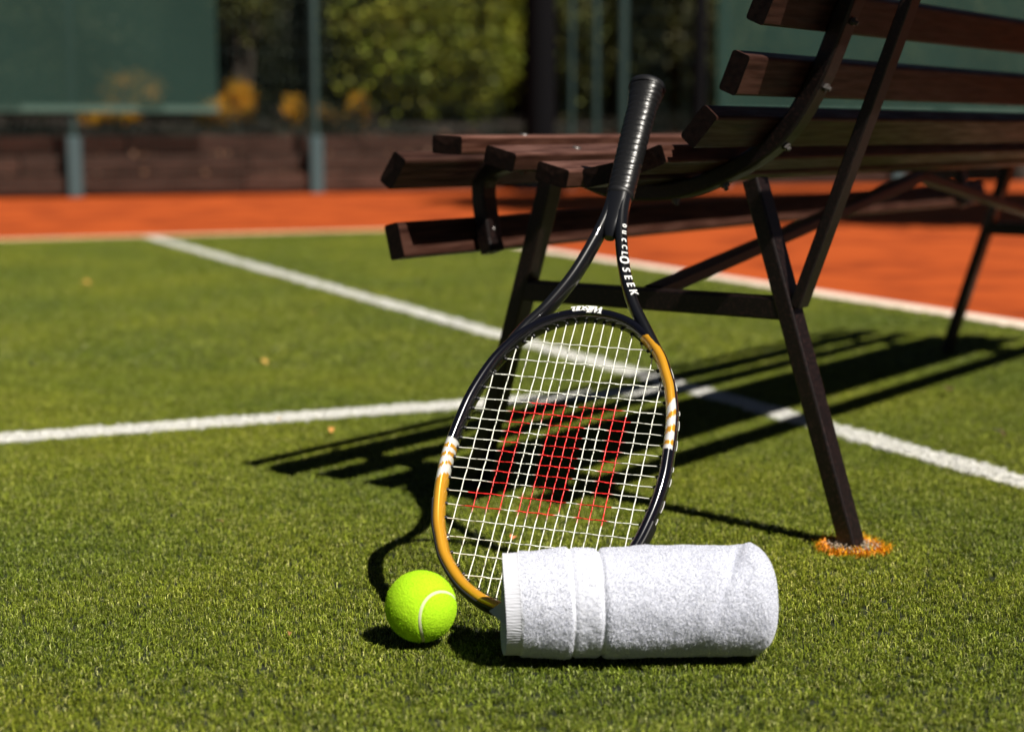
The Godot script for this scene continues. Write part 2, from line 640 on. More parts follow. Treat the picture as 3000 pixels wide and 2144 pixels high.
	shrub("olive shrub with darker gaps right of the first fence post", behind(985, 17.2, 0.55), [[Vector3(0, 0.9, 0), Vector3(0.6, 0.9, 0.6)], [Vector3(0.1, 2.0, 0), Vector3(0.7, 0.9, 0.6)]], 1600, Color(0.15, 0.17, 0.02), 0.45)
	shrub("dark conifer-like shrub between the netting and the fence post", behind(790, 16.2, 0.55), [[Vector3(0, 0.8, 0), Vector3(0.62, 0.85, 0.5)], [Vector3(0, 1.9, 0), Vector3(0.52, 1.0, 0.5)]], 2400, deep, 0.5)
	shrub("tall thin shrub with a few yellow-green leaves above the forsythia", behind(720, 15.4, 0.5), [[Vector3(0, 1.5, 0), Vector3(0.3, 0.7, 0.3)]], 220, Color(0.10, 0.11, 0.02), 0.5)
	shrub("dim olive shrub seen through the gate bars", behind(1730, 17.5, 0.55), [[Vector3(0, 1.0, 0), Vector3(0.75, 1.0, 0.6)], [Vector3(0.1, 2.1, 0), Vector3(0.7, 0.9, 0.6)]], 2000, olive, 0.6)
	shrub("dim olive shrub right of the lamp post, beside the netting's edge", behind(2020, 17.0, 0.55), [[Vector3(0, 1.0, 0), Vector3(0.6, 1.0, 0.6)], [Vector3(0, 2.1, 0), Vector3(0.7, 0.9, 0.6)]], 1800, Color(0.075, 0.08, 0.022), 0.6)
	shrub("dark shrub behind the left end of the netting", behind(90, 17.0, 0.55), [[Vector3(0, 1.1, 0), Vector3(0.9, 1.2, 0.6)]], 1800, deep * 1.5, 0.6)
	shrub("dark rounded shrub behind the middle of the netting", behind(420, 17.0, 0.55), [[Vector3(0, 0.9, 0), Vector3(0.85, 0.9, 0.6)], [Vector3(0.3, 1.9, 0), Vector3(0.5, 0.6, 0.5)]], 1800, deep * 1.3, 0.6)
	shrub("dark shrub behind the netting above the bench back", behind(2450, 18.0, 0.55), [[Vector3(0, 1.2, 0), Vector3(1.0, 1.3, 0.6)]], 1800, olive * 0.7, 0.6)
	shrub("dark shrub behind the netting at the right edge", behind(2850, 18.5, 0.55), [[Vector3(0, 1.2, 0), Vector3(1.0, 1.3, 0.6)]], 1800, olive * 0.6, 0.6)

	# trees behind the shrubs
	var names := ["dark tree behind the left part of the netting", "dark tree behind the netting's right edge", "dark tree behind the forsythia gap", "olive tree behind the yellow-green shrub", "olive tree behind the dark column", "dim tree behind the gate bars", "dim tree behind the lamp post", "dark tree behind the bench backrest", "dark tree behind the far right netting"]
	for k in 9:
		var t := thing("broadleaf_tree", names[k], "tree", behind(-60 + 400 * k + rng.randf_range(-60, 60), 21.0 + rng.randf_range(-0.8, 1.2), 0.6), "trees beyond the fence")
		obj("trunk", lathe(PackedVector2Array([Vector2(0.16, -0.2), Vector2(0.12, 0.6), Vector2(0.09, 2.2), Vector2(0.04, 4.2)]), 10), bark, t)
		stems(t, "limb", 3, 3.6, 1.0, 0.05)
		foliage(t, "crown", [[Vector3(0, 1.5, 0), Vector3(1.25, 1.1, 0.9)], [Vector3(-0.3, 2.8, 0), Vector3(1.3, 1.0, 1.0)], [Vector3(0.3, 4.0, 0), Vector3(1.2, 1.1, 1.1)]], 3200, [deep * 1.5, deep * 1.6, olive * 0.7, olive * 1.3, olive * 1.2, olive * 0.8, olive * 0.8, deep * 1.5, deep][k], 0.6, 1.25)
	var shade := thing("broadleaf_tree", "tall leafy tree beside the court whose shade falls across the clay", "tree", Vector3(5.7, 0, -7.0), "trees beyond the fence")
	obj("trunk", lathe(PackedVector2Array([Vector2(0.20, -0.2), Vector2(0.15, 1.0), Vector2(0.11, 4.0), Vector2(0.05, 6.5)]), 12), bark, shade)
	stems(shade, "limb", 4, 6.2, 1.6, 0.07)
	foliage(shade, "crown", [[Vector3(0, 5.6, 0), Vector3(2.1, 1.5, 2.1)], [Vector3(-0.5, 7.0, 0.3), Vector3(1.7, 1.3, 1.7)], [Vector3(1.2, 6.4, -0.6), Vector3(1.6, 1.4, 1.6)]], 6000, olive, 0.5, 1.7)
	var shade2 := thing("broadleaf_tree", "tall leafy tree added out of view to shade the clay right of the bench", "tree", Vector3(8.1, 0, 0.9), "trees beyond the fence")  # unseen tree, added to shade the clay and cut bounce on the bench back
	obj("trunk", lathe(PackedVector2Array([Vector2(0.20, -0.2), Vector2(0.15, 1.0), Vector2(0.11, 4.0), Vector2(0.05, 6.5)]), 12), bark, shade2)
	stems(shade2, "limb", 4, 6.2, 1.6, 0.07)
	foliage(shade2, "crown", [[Vector3(0, 5.6, 0), Vector3(2.3, 1.5, 2.3)], [Vector3(-0.3, 7.0, 0.3), Vector3(1.8, 1.3, 1.8)]], 5000, olive, 0.5, 1.9)
	var hedge := thing("clipped_hedge", "long dark green hedge closing the view behind the trees", "hedge", Vector3(0, 0.6, -25))
	foliage(hedge, "foliage", [[Vector3(-7, 1.1, 2), Vector3(5, 1.7, 0.8)], [Vector3(0, 1.1, 0), Vector3(5, 1.7, 0.8)], [Vector3(7, 1.1, -2), Vector3(5.5, 1.7, 0.8)]], 15000, olive * 0.8, 0.5, 1.6)
	stems(hedge, "stem", 5, 2.0, 0.6, 0.04)


func _netting(label: String, from: float, to: float, net: Material, hem: Material) -> void:
	var t := thing("windbreak_netting", label, "netting", Vector3.ZERO, "green windbreak nettings tied to the fence")
	var st := st_new()
	var n := int((to - from) / 0.09) + 1
	var rings := []
	for i in n + 1:
		var a := lerpf(from, to, float(i) / n)
		var r := PackedVector3Array()
		for k in 12:
			var y := 0.62 + 2.6 * k / 11.0
			r.append(court(a, -12.255 + 0.012 * sin(a * 5.3 + k) + 0.008 * sin(a * 13.0 - k * 0.7), y))
		rings.append(r)
	for i in n:
		for k in 11:
			quad(st, rings[i][k], rings[i + 1][k], rings[i + 1][k + 1], rings[i][k + 1])
	obj("net_panel", done(st), net, t)
	obj("hem", bar_between(court(from, -12.25, 0.625), court(to, -12.25, 0.625), 0.012, 0.045, Vector3.UP), hem, t)


# ---------------------------------------------------------------- bench
const BW := Vector3(0.58999988, 0, -0.80740333)   # along the bench, away from the camera
const BU := Vector3(-0.80740333, 0, -0.58999988)  # from its back to its front
const BS := 1.0053

func uv(u: float, v: float, w := 0.0) -> Vector3:   # bench axes: x along, y up, z to the back
	return Vector3(w, 0.4715 + (v - 0.4715) * BS, -u * BS)

func _bench() -> void:
	var bench := thing("park_bench", "dark brown slatted wooden bench on a steel frame, seen from behind", "bench")
	bench.transform = Transform3D(Basis(BW, Vector3.UP, -BU), Vector3(0.38612, 0, -1.8387))
	var woods := []
	for k in 4:
		var wood := mat(lin(0.150, 0.074, 0.058) * [1.0, 0.85, 1.12, 0.95][k], 0.36, 0.34)
		wood.albedo_texture = noise_tex(512, 0.012, [[0.0, Color(0.50, 0.44, 0.42)], [0.45, Color(0.80, 0.76, 0.74)], [0.7, Color(0.95, 0.94, 0.93)], [1.0, Color(1, 1, 1)]], FastNoiseLite.TYPE_SIMPLEX_SMOOTH, 6, 31) if k == 0 else woods[0].albedo_texture
		wood.vertex_color_use_as_albedo = true
		wood.heightmap_enabled = true
		wood.heightmap_scale = 0.03
		wood.heightmap_texture = wood.albedo_texture
		wood.roughness_texture = noise_tex(256, 0.03, [[0.0, Color(0.5, 0.5, 0.5)], [0.6, Color(0.85, 0.85, 0.85)], [1.0, Color(1, 1, 1)]], FastNoiseLite.TYPE_SIMPLEX_SMOOTH, 4, 36) if k == 0 else woods[0].roughness_texture
		wood.roughness = 0.55
		triplanar(wood, Vector3(1.3, 16, 16))
		wood.uv1_offset = Vector3(k * 0.31, k * 0.17, 0)
		woods.append(wood)
	var steel := mat(lin(0.052, 0.026, 0.023), 0.42, 0.5)
	var dark := lin(0.058, 0.031, 0.028)
	var rust := lin(0.062, 0.030, 0.024)
	var dust := lin(0.42, 0.36, 0.34)
	steel.albedo_texture = noise_tex(512, 0.13, [[0.0, rust], [0.3, dark], [0.62, dark], [0.66, dust], [1.0, dust]], FastNoiseLite.TYPE_SIMPLEX_SMOOTH, 2, 44)
	triplanar(steel, Vector3(3, 3, 3))
	var zinc := mat(lin(0.13, 0.12, 0.115), 0.4)
	zinc.metallic = 0.6

	# slat centres and the tilt of their width, from the front apron round the seat and up the back
	var slats := [[0.5525, 0.3352, -104.2], [0.5540, 0.4225, -55.8], [0.4685, 0.4544, 2.3], [0.3895, 0.4389, 13.8], [0.3147, 0.4208, 13.7], [0.2493, 0.4215, -11.3], [0.1869, 0.4392, -19.5], [0.1227, 0.4754, -48.6], [0.0808, 0.5317, -67.5], [0.0497, 0.6036, -66.5], [0.0215, 0.6765, -68.0], [-0.0065, 0.750, -64.0], [-0.052, 0.806, -15.0], [-0.122, 0.790, 22.0], [-0.174, 0.730, 58.0]]
	var bar_path := [uv(0.517, 0.314, 0.0)]
	# shade painted into end faces and sides; seat tops paler for light and dust
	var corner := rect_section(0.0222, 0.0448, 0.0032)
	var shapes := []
	for lit_dusty in [true, false]:
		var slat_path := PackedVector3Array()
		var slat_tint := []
		for e in [[-0.1435, 0.18], [-0.1425, 0.35], [-0.1418, 1.0], [0.0, 1.0], [0.85, 1.0], [1.73, 1.0], [1.8743, 1.0], [1.875, 0.35], [1.876, 0.18]]:  # the low values at both ends darken the end faces like shade
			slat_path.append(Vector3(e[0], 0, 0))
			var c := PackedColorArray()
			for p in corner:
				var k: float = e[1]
				if lit_dusty and p.x < -0.0095:
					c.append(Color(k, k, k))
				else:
					c.append(Color(k * 0.40, k * 0.36, k * 0.32))  # sides and back slats dimmed as if in shade
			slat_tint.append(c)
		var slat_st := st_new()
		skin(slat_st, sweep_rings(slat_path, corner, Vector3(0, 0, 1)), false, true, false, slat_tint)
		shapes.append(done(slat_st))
	var head := lathe(PackedVector2Array([Vector2(0.006, 0.0), Vector2(0.0057, 0.0012), Vector2(0.004, 0.0022), Vector2(0.001, 0.0026)]), 12)
	var nut := lathe(PackedVector2Array([Vector2(0.0052, 0.0), Vector2(0.0052, 0.004), Vector2(0.003, 0.004), Vector2(0.003, 0.007), Vector2(0.002, 0.0078)]), 6, false)
	var nuts := []
	for k in slats.size():
		var s: Array = slats[k]
		var a := deg_to_rad(s[2])
		var out := Vector3(0, cos(a), sin(a))             # away from the frame: v = cos a, u = -sin a
		var wide := Vector3(0, sin(a), -cos(a))
		var c := uv(s[0], s[1])
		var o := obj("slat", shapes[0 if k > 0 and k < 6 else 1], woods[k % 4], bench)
		# the section lies with its thickness along y and its width along z
		o.transform = Transform3D(Basis(Vector3(1, 0, 0), out, Vector3(1, 0, 0).cross(out)), c)
		bar_path.append(c - out * 0.0220 - (Vector3(0, 0, -0.007) if k < 2 else Vector3.ZERO))
		for w in [0.015, 1.695]:
			var b := obj("bolt", head, zinc, o)
			b.position = Vector3(w, 0.0110, 0.0)
			nuts.append([Vector3(w, 0, 0) + c - out * 0.0322, out])
	bar_path.append(uv(-0.128, 0.690))
	bar_path.append(uv(-0.080, 0.680))
	var curve := spline(bar_path, 5)
	var tube := rect_section(0.0205, 0.030, 0.003)
	for w in [0.015, 1.695]:
		var f := Node3D.new()
		f.name = "end_frame"
		bench.add_child(f, true)
		f.position.x = w
		obj("rear_leg", bar_between(uv(-0.0016, -0.011), uv(0.1365, 0.415), 0.0203, 0.030, Vector3.RIGHT, 0.0025), steel, f)
		obj("front_leg", bar_between(uv(0.5501, -0.011), uv(0.424, 0.411), 0.0203, 0.030, Vector3.RIGHT, 0.0025), steel, f)
		obj("cross_rail", bar_between(uv(0.0905, 0.2675), uv(0.4665, 0.2675), 0.026, 0.028, Vector3.RIGHT, 0.0025), steel, f)
		obj("back_brace", bar_between(uv(0.0765, 0.272), uv(-0.0765, 0.692), 0.0135, 0.0255, Vector3.RIGHT, 0.002), steel, f)
		obj("curved_bar", sweep(curve, tube, Vector3.RIGHT, false, false), steel, f)
		for n in nuts:
			if absf(n[0].x - w) < 0.01:
				var b := obj("nut", nut, zinc, f)
				var y: Vector3 = -n[1]
				b.transform = Transform3D(Basis(Vector3(1, 0, 0), y, Vector3(1, 0, 0).cross(y)), n[0] - Vector3(w, 0, 0))
	obj("diagonal_brace", bar_between(uv(0.28, 0.275, 0.028), uv(0.28, 0.398, 0.862), 0.0155, 0.026, Vector3(0, 0, 1), 0.002), steel, bench)
	obj("diagonal_brace", bar_between(uv(0.28, 0.275, 1.682), uv(0.28, 0.398, 0.850), 0.0145, 0.026, Vector3(0, 0, 1), 0.002), steel, bench)


# ---------------------------------------------------------------- racket
const R_X := Vector3(0.94706, -0.03255, 0.31940)
const R_Y := Vector3(0.22936, 0.76444, -0.60251)

func v2(a: Array) -> Array:
	var out := []
	for p in a:
		out.append(Vector3(p[0], p[1], 0))
	return out

func letter(parent: Node3D, s: String, at: Vector3, right: Vector3, height: float, m: Material, serif := false, slant := true) -> void:
	var tm := TextMesh.new()
	var font := SystemFont.new()
	font.font_names = PackedStringArray(["Droid Serif" if serif else "Droid Sans"])
	font.font_weight = 700
	font.font_italic = slant
	tm.font = font
	tm.text = s
	tm.font_size = 32
	tm.pixel_size = height / 23.0
	tm.depth = 0.0012
	tm.curve_step = 1.0
	var o := obj("letter", tm, m, parent)
	var x := right.normalized()
	var z := Vector3(0, 0, 1)
	var y := z.cross(x)
	o.transform = Transform3D(Basis(x * 1.2, y + x * (0.35 if slant else 0.0), z), at)

func _racket() -> void:
	var g := thing("tennis_racket", "black and gold tennis racket standing on its head against the bench", "tennis racket")
	g.transform = Transform3D(Basis(R_X, R_Y, R_X.cross(R_Y)).orthonormalized().scaled_local(Vector3(1.002, 0.988, 1.0)), Vector3(-0.00066, 0.0111, -1.4838))
	var black := Color(0.0065, 0.0068, 0.0085)
	var gold := Color(0.64, 0.31, 0.022)
	var white := Color(0.80, 0.80, 0.78)
	var paint := vmat(0.22, 0.5)
	paint.metallic = 0.25
	paint.clearcoat_enabled = true
	paint.clearcoat = 1.0
	paint.clearcoat_roughness = 0.07

	var hoop := spline(v2([[0.003, 0.0175], [-0.025, 0.0212], [-0.047, 0.031], [-0.0645, 0.044], [-0.0825, 0.065], [-0.0925, 0.085], [-0.100, 0.1045], [-0.1065, 0.137], [-0.109, 0.168], [-0.1085, 0.19], [-0.1055, 0.222], [-0.101, 0.25], [-0.092, 0.28], [-0.0825, 0.301], [-0.0665, 0.3245], [-0.046, 0.3415], [-0.022, 0.353], [0.004, 0.3575], [0.030, 0.3545], [0.050, 0.346], [0.0665, 0.333], [0.0775, 0.321], [0.0865, 0.308], [0.094, 0.292], [0.1005, 0.277], [0.105, 0.2613], [0.1085, 0.247], [0.1115, 0.2224], [0.113, 0.198], [0.1137, 0.1744], [0.112, 0.150], [0.109, 0.130], [0.1028, 0.1033], [0.094, 0.080], [0.080, 0.058], [0.062, 0.040], [0.034, 0.024]]), 16, true)
	var sec := oval_section(0.0126, 0.0220, 36, 2.1)
	var rings := sweep_rings(hoop, sec, Vector3(0, 0, 1), true)
	var cols := []
	for i in rings.size():
		var c := PackedColorArray()
		for k in sec.size():
			var p: Vector3 = rings[i][k]
			var x := p.x
			# stripes run slanted over the front of the tube
			var q: Vector3 = hoop[i]
			var over := sec[k].x * (1.0 if (p - q - Vector3(0, 0, p.z)).dot(Vector3(q.x - 0.003, q.y - 0.19, 0)) * sec[k].x > 0 else -1.0)
			var tone := black
			if q.x > 0.05 and q.y > 0.15:
				var slope := clampf((q.y - 0.2035) / 0.054, 0.0, 1.0) * 1.3
				var y := q.y - slope * over
				if y > 0.2035 and q.y + 0.4 * over < 0.3325:
					tone = gold
					for b in [[0.2035, 0.208], [0.2125, 0.2215], [0.2285, 0.238], [0.2445, 0.2555]]:
						if y > b[0] and y < b[1]:
							tone = white
			elif q.x < 0.06 and q.y < 0.205:
				var slope := clampf((0.1925 - q.y) / 0.045, 0.0, 1.0) * 1.2
				var y := q.y + slope * over
				if y < 0.1925 or q.y < 0.14:
					tone = gold
					for b in [[0.148, 0.159], [0.163, 0.1705], [0.1755, 0.181], [0.1855, 0.1925]]:
						if y > b[0] and y < b[1] and q.x < -0.05:
							tone = white
			# the outer face carries the black bumper guard
			if over > 0.0046 and absf(p.z) < 0.0075:
				tone = black
			c.append(tone)
		cols.append(c)
	var st := st_new()
	skin(st, rings, true, false, true, cols)
	var frame := Node3D.new()
	frame.name = "frame"
	g.add_child(frame, true)
	obj("hoop", done(st), paint, frame)

	# bumper guard and grommet pegs: one moulding
	var plastic := mat(lin(0.008, 0.008, 0.009), 0.5)
	st = st_new()
	var bump := PackedVector3Array()
	for i in hoop.size():
		var q := hoop[i]
		if q.y < 0.128:
			bump.append(q)
	# start the run on the right-hand end of the head
	var start := 0
	for i in bump.size():
		if bump[i].distance_to(bump[(i - 1 + bump.size()) % bump.size()]) > 0.02:
			start = i
	var run := PackedVector3Array()
	for i in bump.size():
		run.append(bump[(start + i) % bump.size()])
	var outward := PackedVector3Array()
	for q in run:
		outward.append(q + (q - Vector3(0.003, 0.19, 0)).normalized() * 0.0052)
	skin(st, sweep_rings(outward, oval_section(0.0044, 0.0170, 16, 3.0), Vector3(0, 0, 1)), false, true, true)
	obj("bumper_guard", done(st), plastic, frame)

	# throat: two arms that run into the shaft
	var arm_paint := mat(lin(0.0065, 0.0068, 0.0085), 0.33, 0.3)
	arm_paint.clearcoat_enabled = true
	arm_paint.clearcoat = 0.9
	arm_paint.clearcoat_roughness = 0.03
	var arm := oval_section(0.0130, 0.0215, 24, 2.15)
	var arms := [[[-0.0735, 0.317], [-0.0625, 0.3385], [-0.0462, 0.3642], [-0.0278, 0.4050], [-0.0145, 0.452], [-0.0072, 0.492], [-0.0065, 0.525]], [[0.0800, 0.3175], [0.0665, 0.3385], [0.0445, 0.3735], [0.0285, 0.4095], [0.0150, 0.4535], [0.0082, 0.492], [0.0075, 0.525]]]
	for k in 2:
		obj("throat_arm", sweep(spline(v2(arms[k]), 8), arm, Vector3(0, 0, 1)), arm_paint, frame)
	st = st_new()
	rings = []
	for e in [[0.4585, 0.010, 0.010], [0.466, 0.016, 0.018], [0.48, 0.0235, 0.0215], [0.50, 0.0255, 0.0235], [0.526, 0.0265, 0.0255]]:
		var r := PackedVector3Array()
		for s in oval_section(e[1], e[2], 20, 2.8):
			r.append(Vector3(0.0005 + s.x, e[0], s.y))
		rings.append(r)
	skin(st, rings)
	obj("shaft", done(st), arm_paint, frame)

	# grip: octagonal, wound with overlapping tape
	var leather := mat(lin(0.0075, 0.0075, 0.008), 0.34)
	leather.heightmap_enabled = true
	leather.heightmap_scale = 0.012
	leather.heightmap_texture = noise_tex(256, 0.08, [], FastNoiseLite.TYPE_SIMPLEX_SMOOTH, 4, 61)
	triplanar(leather, Vector3(14, 14, 14))
	st = st_new()
	rings = []
	var grip := Node3D.new()
	grip.name = "grip"
	g.add_child(grip, true)
	for i in 150:
		var y := 0.5185 + 0.1530 * i / 149.0
		var t := (y - 0.5185) / 0.1530
		var flare := 0.0015 + 0.0040 * pow(clampf((t - 0.78) / 0.22, 0, 1), 1.6)
		var half_w := 0.0136 + 0.0018 * t + flare
		var r := PackedVector3Array()
		for k in 32:
			var a := TAU * k / 32
			var oct := 1.0 / pow(pow(absf(cos(a)), 5.0) + pow(absf(sin(a)), 5.0) + 0.55 * pow(absf(cos(a + PI / 4)), 5.0) + 0.55 * pow(absf(sin(a + PI / 4)), 5.0), 0.2)
			var turn := (y + 0.0035 * sin(y * 300.0) * 0.2) / 0.0088 + a / TAU
			var lap := turn - floorf(turn)
			var rr := half_w * oct * (1.0 + 0.055 * (lap - 0.5) + (0.012 * sin(y * 900 + a * 3)))
			r.append(Vector3(0.0008 + cos(a) * rr * 1.02, y, sin(a) * rr * 0.92))
		rings.append(r)
	skin(st, rings)
	obj("tape", done(st), leather, grip)
	var cap := obj("butt_cap", lathe(PackedVector2Array([Vector2(0.0208, 0.0), Vector2(0.0210, 0.004), Vector2(0.0196, 0.0075), Vector2(0.0160, 0.0088), Vector2(0.004, 0.0092)]), 24), mat(lin(0.008, 0.008, 0.009), 0.4), grip)
	cap.transform = Transform3D(Basis().scaled(Vector3(1.02, 1, 0.93)), Vector3(0.0008, 0.6690, 0))
	var collar := obj("collar", lathe(PackedVector2Array([Vector2(0.0132, 0.0), Vector2(0.0153, 0.002), Vector2(0.0153, 0.0065), Vector2(0.0140, 0.008)]), 24), mat(lin(0.008, 0.008, 0.009), 0.45), grip)
	collar.transform = Transform3D(Basis().scaled(Vector3(1, 1, 0.92)), Vector3(0.0008, 0.5135, 0))

	# strings
	var gut := vmat(0.35, 0.5)
	var ms := [-0.0858, -0.0689, -0.0545, -0.0415, -0.0318, -0.0221, -0.0126, -0.0022, 0.0078, 0.0178, 0.0275, 0.0381, 0.0500, 0.0625, 0.0756, 0.0900]
	var cs := [0.3201, 0.2971, 0.2772, 0.2604, 0.2465, 0.2344, 0.2226, 0.2107, 0.1988, 0.1875, 0.1760, 0.1645, 0.1519, 0.1380, 0.1228, 0.1071, 0.0881, 0.0703, 0.0488]
	var pegs := st_new()
	var ends := []
	for k in ms.size():
		var hit := cross_hoop(hoop, ms[k], true)
		_string(g, "main_string", k, ms[k], hit, cs, true, gut, ms)
		ends.append([Vector3(ms[k], hit.x, 0), Vector3(0, -1, 0)])
		ends.append([Vector3(ms[k], hit.y, 0), Vector3(0, 1, 0)])
	for k in cs.size():
		var hit := cross_hoop(hoop, cs[k], false)
		_string(g, "cross_string", k, cs[k], hit, ms, false, gut, cs)
		ends.append([Vector3(hit.x, cs[k], 0), Vector3(-1, 0, 0)])
		ends.append([Vector3(hit.y, cs[k], 0), Vector3(1, 0, 0)])
	for e in ends:
		var d: Vector3 = (e[0] - nearest_centre(hoop, e[0])).normalized()
		var root: Vector3 = e[0]
		var rr := []
		for t in [[-0.001, 0.0021], [0.0022, 0.0019], [0.0030, 0.0014]]:
			var ring := PackedVector3Array()
			var sx := d.cross(Vector3(0, 0, 1))
			for j in 7:
				ring.append(root + d * t[0] + (sx * cos(TAU * j / 7) + Vector3(0, 0, 1) * sin(TAU * j / 7)) * t[1])
			rr.append(ring)
		skin(pegs, rr)
	var gs := obj("grommet_strip", done(pegs), plastic, g)
	gs.set_meta("kind", "stuff")
	# the runs of string that lie in the groove outside the hoop
	var outer := st_new()
	for i in range(0, 12):
		var y0 := 0.055 + i * 0.0215 + 0.004 * sin(i * 2.7)
		for sgn in [1.0]:
			var path := PackedVector3Array()
			for j in 5:
				var h := cross_hoop(hoop, y0 + j * (0.0022 + 0.0010 * sin(i * 1.9)), false)
				path.append(Vector3(h.y + 0.0126 + 0.0004 * sin(j * 0.8), y0 + j * (0.0022 + 0.0010 * sin(i * 1.9)), 0.0015))
			skin(outer, sweep_rings(path, oval_section(0.0011, 0.0011, 6), Vector3(0, 0, 1)))
	st = outer
	var run_mat := mat(lin(0.45, 0.45, 0.43), 0.4)
	obj("string_run", done(st), run_mat, g).set_meta("kind", "stuff")

	# lettering: on the bridge (upside down, as the racket stands on its head) and along the right arm
	var print_white := mat(lin(0.85, 0.85, 0.84), 0.5)
	var word := Node3D.new()
	word.name = "bridge_lettering"
	g.add_child(word, true)
	var xs := [0.0105, 0.0050, 0.0024, -0.0018, -0.0068, -0.0124, -0.0172]
	for k in 7:
		var ch: String = "Wilson."[k]
		var x: float = xs[k]
		letter(word, ch, Vector3(x, 0.3586 - 6.6 * pow(x - 0.004, 2), 0.0113), Vector3(-1, 13.2 * (x - 0.004), 0), 0.0074, print_white, true)
	var words := Node3D.new()
	words.name = "throat_lettering"
	g.add_child(words, true)
	var spots := [[0.0176, 0.4682, "o", 0.7], [0.0190, 0.4592, "u", 0.7], [0.0208, 0.4495, "c", 0.8], [0.0226, 0.4405, "C", 0.7], [0.0243, 0.4320, "L", 0.8], [0.0258, 0.4235, "O", 1.2], [0.0304, 0.4107, "S", 0.95], [0.0344, 0.4014, "E", 0.95], [0.0388, 0.3923, "E", 0.95], [0.0436, 0.3836, "K", 0.95]]
	for k in spots.size():
		var s: Array = spots[k]
		var n: Array = spots[mini(k + 1, spots.size() - 1)]
		var o: Array = spots[maxi(k - 1, 0)]
		letter(words, s[2], Vector3(s[0] + 0.0004, s[1], 0.0109), Vector3(n[0] - o[0], n[1] - o[1], 0), 0.0080 * s[3], print_white)

func nearest_centre(hoop: PackedVector3Array, p: Vector3) -> Vector3:
	var best := hoop[0]
	for q in hoop:
		if q.distance_squared_to(p) < best.distance_squared_to(p):
			best = q
	return best + (best - p).normalized() * 0.02

# where a line across the racket meets the inner side of the hoop: (low, high)
func cross_hoop(hoop: PackedVector3Array, at: float, upright: bool) -> Vector2:
	var out := Vector2(1, -1)
	var n := hoop.size()
	for i in n:
		var t := (hoop[(i + 1) % n] - hoop[(i - 1 + n) % n]).normalized()
		var inner := t.cross(Vector3(0, 0, 1)) * 0.0056
		var t2 := (hoop[(i + 2) % n] - hoop[i]).normalized()
		var inner2 := t2.cross(Vector3(0, 0, 1)) * 0.0056
		var mid := Vector3(0.003, 0.19, 0)
		if inner.dot(mid - hoop[i]) < 0:
			inner = -inner
		if inner2.dot(mid - hoop[(i + 1) % n]) < 0:
			inner2 = -inner2
		var a := hoop[i] + inner
		var b := hoop[(i + 1) % n] + inner2
		var pa := a.x if upright else a.y
		var pb := b.x if upright else b.y
		if (pa - at) * (pb - at) <= 0 and absf(pb - pa) > 1e-9:
			var h := a.lerp(b, (at - pa) / (pb - pa))
			var v := h.y if upright else h.x
			out = Vector2(minf(out.x, v), maxf(out.y, v))
	return out

# the printed red mark on the strings, in units of strings: m across (0..15), c down from the throat (0..18)
func red_at(m: float, c: float) -> bool:
	if c > 3.75 and c < 4.6 and m > 3.4 and m < 12.6:
		return not (m > 7.1 and m < 8.4)
	if c >= 4.6 and c < 5.7 and m > 1.5 and m < 13.5:
		return true
	if c >= 5.7 and c < 14.5 and m > 1.55 and m < (3.95 if c < 6.4 else 3.45):
		return true
	if c > 12.6 and c < 14.5 and m > 0.45 and m < 3.5:
		return true
	if c >= 5.7 and c < 14.5 and m > 5.6 and m < (9.6 if c < 13.6 else 8.6):
		return true
	if c > 12.9 and c < 14.5 and m > 4.6 and m < 8.6:
		return true
	if c >= 5.7 and c < 14.5 and m > 11.55 and m < 13.5:
		return true
	if c > 12.6 and c < 14.5 and m > 10.55 and m < 13.5:
		return true
	return false

func index_of(list: Array, v: float) -> float:
	var n := list.size()
	var down: bool = list[0] > list[n - 1]
	for i in n - 1:
		var a: float = list[i]
		var b: float = list[i + 1]
		if (v <= a and v >= b) if down else (v >= a and v <= b):
			return i + (v - a) / (b - a)
	return -1.0 if (v > list[0]) == down else float(n)

func _string(g: Node3D, called: String, number: int, at: float, hit: Vector2, others: Array, upright: bool, m: Material, _own: Array) -> void:
	var pale := Color(0.78, 0.79, 0.70)
	var red := Color(0.78, 0.025, 0.025)
	var path := PackedVector3Array()
	var marks := []
	var stops := [hit.x - 0.004, hit.y + 0.004]
	for i in others.size():
		var o: float = others[i]
		if o > hit.x and o < hit.y:
			stops.append(o)
			for d in [-0.5, 0.5]:
				var nb: int = i + int(signf(d))
				if nb >= 0 and nb < others.size():
					var mid: float = (o + others[nb]) / 2
					if mid > hit.x and mid < hit.y:
						stops.append(mid)
	for k in 14:
		stops.append(lerpf(hit.x, hit.y, (k + 0.5) / 14.0))
	stops.sort()
	var wob := 0.00028 * sin(number * 2.3)
	for v in stops:
		var idx := index_of(others, v)
		var weave := cos(idx * PI) * (1.0 if number % 2 == 0 else -1.0) * 0.0006
		if idx < 0 or idx > others.size() - 1:
			weave = 0.0
		var slack := wob * sin(v * 40.0 + number)
		path.append(Vector3(at + slack, v, weave) if upright else Vector3(v, at + slack, -weave))
		var is_red := red_at(number, idx) if upright else red_at(idx, number)
		marks.append(is_red)
	var sec := oval_section(0.00118, 0.00118, 6)
	var rings := sweep_rings(path, sec, Vector3(0, 0, 1))
	var cols := []
	for i in rings.size():
		var c := PackedColorArray()
		for k in sec.size():
			c.append(red if marks[i] else pale)
		cols.append(c)
	var st := st_new()
	skin(st, rings, false, false, true, cols)
	obj(called, done(st), m, g)


